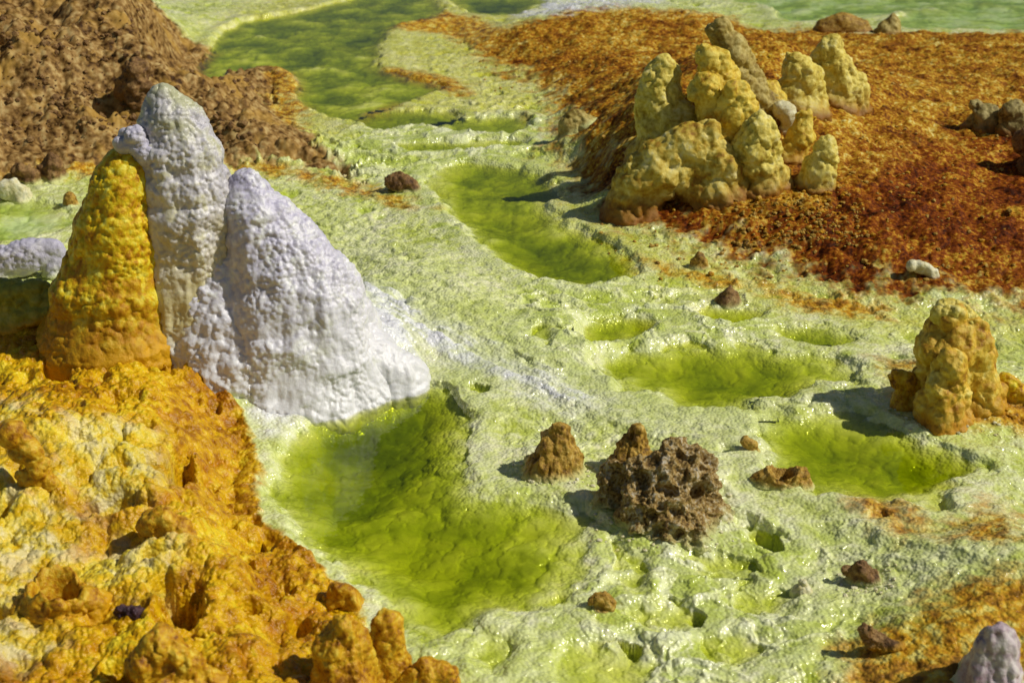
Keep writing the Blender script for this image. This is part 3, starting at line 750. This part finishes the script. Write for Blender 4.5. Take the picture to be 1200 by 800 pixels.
pillar([[(860, 108, 15), (862, 125, 24), (858, 145, 26)]], (860, 166), 'strawgold', 'knobbly golden lump in front of the central pillar', dy=-.14)
pillar([[(932, 75, 17), (940, 92, 26), (940, 106, 28)]], (938, 118), 'straw', 'squat cream pillar just left of the white-footed one at the back right')
pillar([[(973, 60, 18), (977, 78, 24), (981, 96, 25), (987, 110, 28)]], (985, 114), 'straw', 'tall cream pillar with a white foot at the back right of the cluster')
pillar([[(903, 103, 11), (906, 120, 14)]], (906, 132), 'strawgold', 'small pointed yellow nub between the dark leaning pillar and the squat cream one')
pillar([[(893, 150, 18), (890, 172, 28), (893, 192, 29), (897, 206, 26)]], (896, 214), 'straw', 'bulging pear-shaped pillar at the front of the cluster')
pillar([[(943, 138, 12), (939, 158, 18), (926, 178, 18)]], (934, 182), 'strawgold', 'stubby orange-sided pillar behind the cauliflower-headed front one')
pillar([[(966, 172, 13), (963, 190, 20), (958, 212, 20)]], (960, 216), 'straw', 'cauliflower-headed stub at the right front of the cluster')
pillar([[(915, 128, 11), (924, 137, 12)]], (920, 150), 'paleknob', 'tiny smooth pale knob in the middle of the cluster')
tag(solid('crust_mound', [[(826, 162, 18), (805, 180, 34), (775, 200, 38), (742, 218, 30)], [(815, 178, 30), (840, 205, 40)]], (790, 232), M['mound'], detail=KNOB, foot='iron', flare=.2),
    'broad olive and rust mound below the stout left pillar of the cluster', 'crust mound')

GS = 'small cones scattered on the salt'
def small(name, chains, base, mat, label, cat, detail=SMALL, group=None, **kw):
    return tag(solid(name, chains, base, M[mat], detail=detail, **kw), label, cat, group)
small('salt_cone', [[(676, 136, 9), (668, 146, 14)], [(676, 136, 9), (686, 146, 12)]], (676, 150), 'strawdark', 'low dark olive cone between the second pool and the orange flat', 'salt cone', group=GS)
small('salt_cone', [[(820, 297, 4), (820, 308, 10)]], (820, 312), 'rust', 'tiny brown cone at the edge of the orange flat, right of the second pool', 'salt cone', group=GS)
small('salt_cone', [[(855, 337, 4), (855, 343, 8), (853, 353, 13)]], (855, 354), 'brown', 'small grey-brown cone alone on pale salt below the orange flat', 'salt cone', group=GS)
small('salt_cone', [[(1047, 20, 5), (1046, 28, 9), (1040, 36, 13)]], (1045, 38), 'strawdark', 'dark cone on the far edge of the orange flat before the pale green water', 'salt cone', group=GS, foot='iron')
small('crust_mound', [[(965, 32, 10), (985, 27, 13), (1008, 33, 11)]], (985, 36), 'rust', 'low tan mound left of the dark far cone', 'crust mound', foot='iron')

# cone at the right
rc = tag(holder('salt_cone', (1122, 462)), 'honey-coloured cone with stepped crown standing in pale salt at the right', 'salt cone')
solid('cone_body', [[(1118, 380, 26), (1120, 396, 36), (1118, 416, 45), (1117, 440, 50), (1118, 456, 50)]], (1122, 462), M['cone'], rc, detail=KNOB, vox=1.4, foot='ochre', flare=.12)
solid('crown', [[(1108, 368, 15), (1118, 368, 17), (1128, 378, 19)]], (1122, 462), M['straw'], rc, detail=CRUST, vox=1.2, foot='ochre', flare=.12)
solid('front_lobe', [[(1116, 424, 16), (1112, 442, 24), (1110, 462, 28)]], (1122, 462), M['cone'], rc, detail=KNOB, vox=1.3, foot='ochre', flare=.12, dy=-.09)
solid('side_lobe', [[(1182, 452, 15), (1188, 464, 18)]], (1122, 462), M['sulfur'], rc, detail=KNOB, vox=1.3, foot='ochre', flare=.12)
solid('side_lobe', [[(1052, 442, 11), (1064, 452, 18)]], (1122, 462), M['amber'], rc, detail=KNOB, vox=1.3, foot='ochre', flare=.12)

# brown cones and the porous rock beside the main pool
FL = (('flute', .02, .010), ('fbm', .03, .006), ('bub', .012, .004))
small('salt_cone', [[(657, 508, 12), (653, 525, 22), (650, 548, 31)]], (652, 548), 'rust', 'fluted brown cone on the right shore of the main green pool', 'salt cone', FL, vox=1.1)
small('salt_cone', [[(746, 507, 11), (744, 522, 18), (740, 540, 25)]], (742, 545), 'rust', 'smaller brown cone directly behind the porous rock', 'salt cone', FL, vox=1.1)
tag(solid('porous_rock', [[(752, 596, 26, -4), (790, 600, 34, -8), (812, 602, 26, 0)], [(788, 574, 34, 34), (756, 572, 28, 34), (722, 576, 18, 50)], [(820, 568, 26, 40), (800, 558, 27, 46)], [(755, 586, 26, 16), (785, 588, 36, 16), (816, 584, 30, 20)], [(775, 618, 18, -30), (802, 622, 18, -30)]], (785, 612), M['porous'],
          detail=(('fbm', .07, .016), ('pit', .042, .034), ('pit', .024, .020), ('fbm', .014, .006)), vox=1.0, smooth=3),
    'dark porous honeycombed rock lying between pool and pale salt', 'rock')
def ring(cx, cy, rx, ry, r, n=14, wob=2.5):
    out = []; cy = cy + r * .9
    for k in range(n + 1):
        a = 2 * math.pi * k / n; w = rng.uniform(-wob, wob) if 0 < k < n else 0
        out.append((cx + rx * math.cos(a), cy + ry * math.sin(a) * .35, r + .4 * w, -ry * math.sin(a) * 1.6))
    return out
small('vent_crater', [[(898, 562, 13), (916, 556, 19), (936, 560, 13)]], (916, 562), 'rust', 'small open rust-rimmed crater on the crest behind the white slope', 'crater', vox=.9, crater=(916, 552, 15, .06), squash=1.0)
small('vent_crater', [[(42, 704, 22), (66, 696, 34), (92, 706, 22)]], (66, 708), 'amber', 'amber ring crater among pale flowstone in the lower left corner', 'crater', KNOB, vox=1.2, crater=(68, 696, 24, .12), squash=1.0, foot='yellow')
small('rock', [[(992, 668, 11), (1006, 664, 13), (1020, 674, 12)], [(1004, 678, 11), (1014, 680, 9)]], (1005, 680), 'brown', 'brown jagged rock alone on the white slope', 'rock', ROCK, vox=1.0)
small('rock', [[(695, 703, 7), (704, 700, 8), (712, 707, 8), (703, 713, 8)]], (703, 713), 'rust', 'little russet nodule on the white rim at the right of the main pool', 'rock', vox=1.0)
small('rock', [[(458, 213, 9), (468, 212, 13), (479, 215, 9)]], (468, 222), 'brown', 'dark brown rock at the tip of the brown hill spit', 'rock', ROCK, vox=1.1)
small('rock', [[(1020, 738, 12), (1026, 748, 15), (1042, 757, 13)]], (1030, 756), 'brown', 'small dark rock beside the orange crust at lower right', 'rock', ROCK, vox=1.0, foot='ochre')
small('rock', [[(873, 518, 7), (882, 522, 8)]], (878, 527), 'rust', 'tiny ochre nub on the pale salt behind the crater', 'rock', vox=1.0)
small('rock', [[(845, 600, 7), (850, 606, 8)]], (847, 608), 'paleknob', 'pale smooth pebble at the right foot of the porous rock', 'pebble', vox=1.0)
small('rock', [[(940, 682, 7), (940, 690, 9)]], (940, 692), 'paleknob', 'cream pebble on the white slope left of the jagged brown rock', 'pebble', vox=1.0)
tag(solid('salt_cone', [[(1166, 740, 13), (1163, 760, 24), (1160, 790, 34)]], (1160, 798), M['mauve'], detail=(('flute', .03, .012), ('low', .08, .01), ('bub', .02, .006)), vox=1.3),
    'mauve and white cone rising from orange crust in the lower right corner', 'salt cone')

# amber pillars at the bottom edge
GA = 'amber pillars at the bottom edge'
AM = (('flute', .03, .010), ('low', .07, .010), ('bub', .025, .008), ('fbm', .015, .003))
for ch, ba, lb in (([[(404, 734, 19), (402, 758, 31), (405, 800, 38)]], (405, 812), 'thick amber pillar, largest of those at the bottom edge'),
                   ([[(449, 731, 14), (450, 750, 20), (456, 785, 27)]], (454, 800), 'narrow rust pillar just right of the thick amber one'),
                   ([[(478, 792, 15), (500, 788, 19), (526, 794, 13)]], (500, 808), 'low amber lump at the bottom edge, rightmost of its group'),
                   ([[(388, 702, 11), (398, 694, 12), (412, 700, 10)]], (399, 706), 'rounded amber knob on the pool shore behind the thick amber pillar')):
    tag(solid('amber_spire', ch, ba, M['amber'], detail=AM, vox=1.2, foot='yellow'), lb, 'salt spire', GA)
small('crust_lump', [[(170, 780, 24), (195, 762, 26), (222, 776, 18)], [(205, 795, 28), (240, 798, 20)]], (200, 800), 'amber', 'knobbly amber lump at the bottom edge of the yellow crust', 'crust lump', AM, vox=1.3, foot='yellow')
small('crust_lump', [[(193, 597, 13), (186, 610, 22), (204, 618, 18)]], (192, 622), 'amber', 'rounded golden knob on the yellow crust above the cream patch', 'crust lump', KNOB, vox=1.3, foot='yellow')
small('crust_lump', [[(14, 506, 14), (24, 524, 17), (46, 545, 15)], [(60, 566, 16), (30, 560, 16)]], (30, 570), 'amber', 'orange lobed lump at the left edge of the yellow crust', 'crust lump', KNOB, vox=1.4, foot='yellow')
small('vent_plug', [[(143, 717, 8), (154, 715, 10), (166, 720, 7)]], (154, 722), 'black', 'blackish purple plug in the yellow crust right of the amber crater', 'vent plug', ROCK, vox=1.0, foot='yellow')

# left shore rocks
small('rock', [[(62, 188, 9), (60, 200, 15)]], (60, 208), 'brown', 'pointed dark rock at the foot of the brown hill', 'rock', ROCK)
small('rock', [[(24, 203, 11), (36, 206, 10)]], (29, 212), 'brown', 'rounded dark rock at the foot of the brown hill, near the left edge', 'rock', ROCK)
small('rock', [[(82, 230, 7), (83, 236, 8)]], (82, 240), 'rust', 'little brown nub standing in the pale green water at left', 'rock')
small('salt_lump', [[(8, 222, 12), (25, 226, 10)], [(15, 216, 8), (30, 234, 7)]], (16, 234), 'paleknob', 'white and cream salt lump before the dark rocks at the left edge', 'salt lump')
small('boulder', [[(160, 84, 15), (156, 100, 20), (170, 108, 16)]], (160, 112), 'brown', 'brown boulder on the hill above the tallest cone', 'boulder', (('fbm', .08, .03), ('fbm', .03, .012), ('bub', .04, .012)), foot='brown')

# right edge
small('rock', [[(1146, 128, 12), (1152, 140, 18)]], (1150, 146), 'greyrock', 'grey-olive rounded rock on the orange flat, left of a twin', 'rock', KNOB, foot='iron')
small('rock', [[(1184, 130, 14), (1190, 142, 18)]], (1187, 148), 'greyrock', 'grey-olive rounded rock on the orange flat at the right edge', 'rock', KNOB, foot='iron')
small('rock', [[(1215, 165, 22), (1235, 180, 34)]], (1228, 200), 'brown', 'dark brown rock at the right edge of the orange flat', 'rock', KNOB, foot='iron')
small('salt_lump', [[(1070, 312, 7), (1082, 314, 8), (1094, 318, 6)]], (1082, 322), 'paleknob', 'small white salt lump on the red crust above the right cone', 'salt lump', foot='iron')

# ------------------------------------------------------------------ loose crumbs nobody could count
def crumbs(name, mat, n, pick, rmin, rmax, seed):
    """many small broken grains lying on the ground; pick gives picture areas (x0, x1, y0, y1, weight)"""
    r = np.random.default_rng(seed)
    iv, iff = ico(1)
    tot = sum(p[4] for p in pick); vs, fs, k = [], [], 0
    for (x0, x1, y0, y1, wgt_) in pick:
        for _ in range(int(n * wgt_ / tot)):
            px, py = r.uniform(x0, x1), r.uniform(y0, y1)
            c = on_ground(px, py)
            rad = rmin + (rmax - rmin) * r.random() ** 3
            v = iv * (1 + .45 * (r.random((len(iv), 1)) - .5)) * rad * np.array([1, r.uniform(.7, 1.2), r.uniform(.5, .9)])
            a = r.uniform(0, 6.28); co_, si_ = math.cos(a), math.sin(a)
            v = np.stack([v[:, 0] * co_ - v[:, 1] * si_, v[:, 0] * si_ + v[:, 1] * co_, v[:, 2]], 1)
            gz = GROUND_Z(c[0], c[1])
            vs.append(v + np.array([c[0], c[1], gz + rad * .25])); fs.append(iff + k); k += len(iv)
    o = link(name, mesh_from(name, np.concatenate(vs), np.concatenate(fs), smooth=False), mat)
    o['kind'] = 'stuff'

from mathutils.kdtree import KDTree
_sel = (np.abs(co[:, 0]) < 4.5) & (co[:, 1] > 1.8) & (co[:, 1] < 11)
_pts = co[_sel][::3]
_kd = KDTree(len(_pts))
for _i, _p in enumerate(_pts): _kd.insert((_p[0], _p[1], 0), _i)
_kd.balance()
def GROUND_Z(x, y):
    return float(_pts[_kd.find((x, y, 0))[1]][2])

crumbs('rust_crumbs', M['rust'], 1500, [(700, 1190, 60, 330, 6), (860, 1010, 235, 290, 2), (560, 740, 45, 110, 1)], .002, .011, 3)
crumbs('yellow_crumbs', M['sulfur'], 700, [(880, 1010, 205, 280, 3), (760, 1190, 60, 330, 3), (1060, 1190, 440, 490, 1)], .002, .011, 5)
crumbs('brown_rubble', M['brown'], 700, [(0, 170, 10, 170, 6), (200, 300, 85, 165, 2)], .004, .020, 7)
crumbs('salt_crumbs', M['paleknob'], 400, [(690, 860, 570, 650, 2), (600, 700, 540, 570, 1), (980, 1050, 660, 700, 1), (1040, 1180, 480, 510, 1)], .002, .007, 9)

# ------------------------------------------------------------------ light, sky, camera
EL, AZ = math.radians(45), math.radians(-9)       # height, turn from +X (right) towards the distance
sd = Vector((math.cos(EL) * math.cos(AZ), math.cos(EL) * math.sin(AZ), math.sin(EL)))
L = bpy.data.lights.new('sun', 'SUN'); L.energy = 5.0; L.angle = math.radians(.53); L.color = (1.0, .95, .86)
lo = bpy.data.objects.new('sun', L); COL.objects.link(lo); lo.rotation_euler = sd.to_track_quat('Z', 'Y').to_euler(); lo.location = (3, 3, 6)
w = bpy.data.worlds.new('World'); scene.world = w; w.use_nodes = True
nt = w.node_tree; bg = nt.nodes['Background']; bg.inputs['Strength'].default_value = .05
sk = nt.nodes.new('ShaderNodeTexSky'); sk.sky_type = 'NISHITA'; sk.sun_disc = False; sk.sun_elevation = EL; sk.sun_rotation = math.pi / 2 - AZ
nt.links.new(sk.outputs[0], bg.inputs[0])
cd = bpy.data.cameras.new('camera'); cam = bpy.data.objects.new('camera', cd); COL.objects.link(cam)
cam.location = CAM; cam.rotation_euler = (math.pi / 2 - TH, 0, 0)
cd.sensor_width = 36; cd.lens = F / 1200 * 36; cd.clip_end = 3000; cd.clip_start = .05
cd.dof.use_dof = True; cd.dof.focus_distance = 3.9; cd.dof.aperture_fstop = 5.0
scene.camera = cam
vs = scene.view_settings; vs.view_transform = 'Standard'; vs.look = 'None'; vs.exposure = -.41; vs.gamma = 1
scene.cycles.max_bounces = 6; scene.cycles.transparent_max_bounces = 12
scene.cycles.use_denoising = True
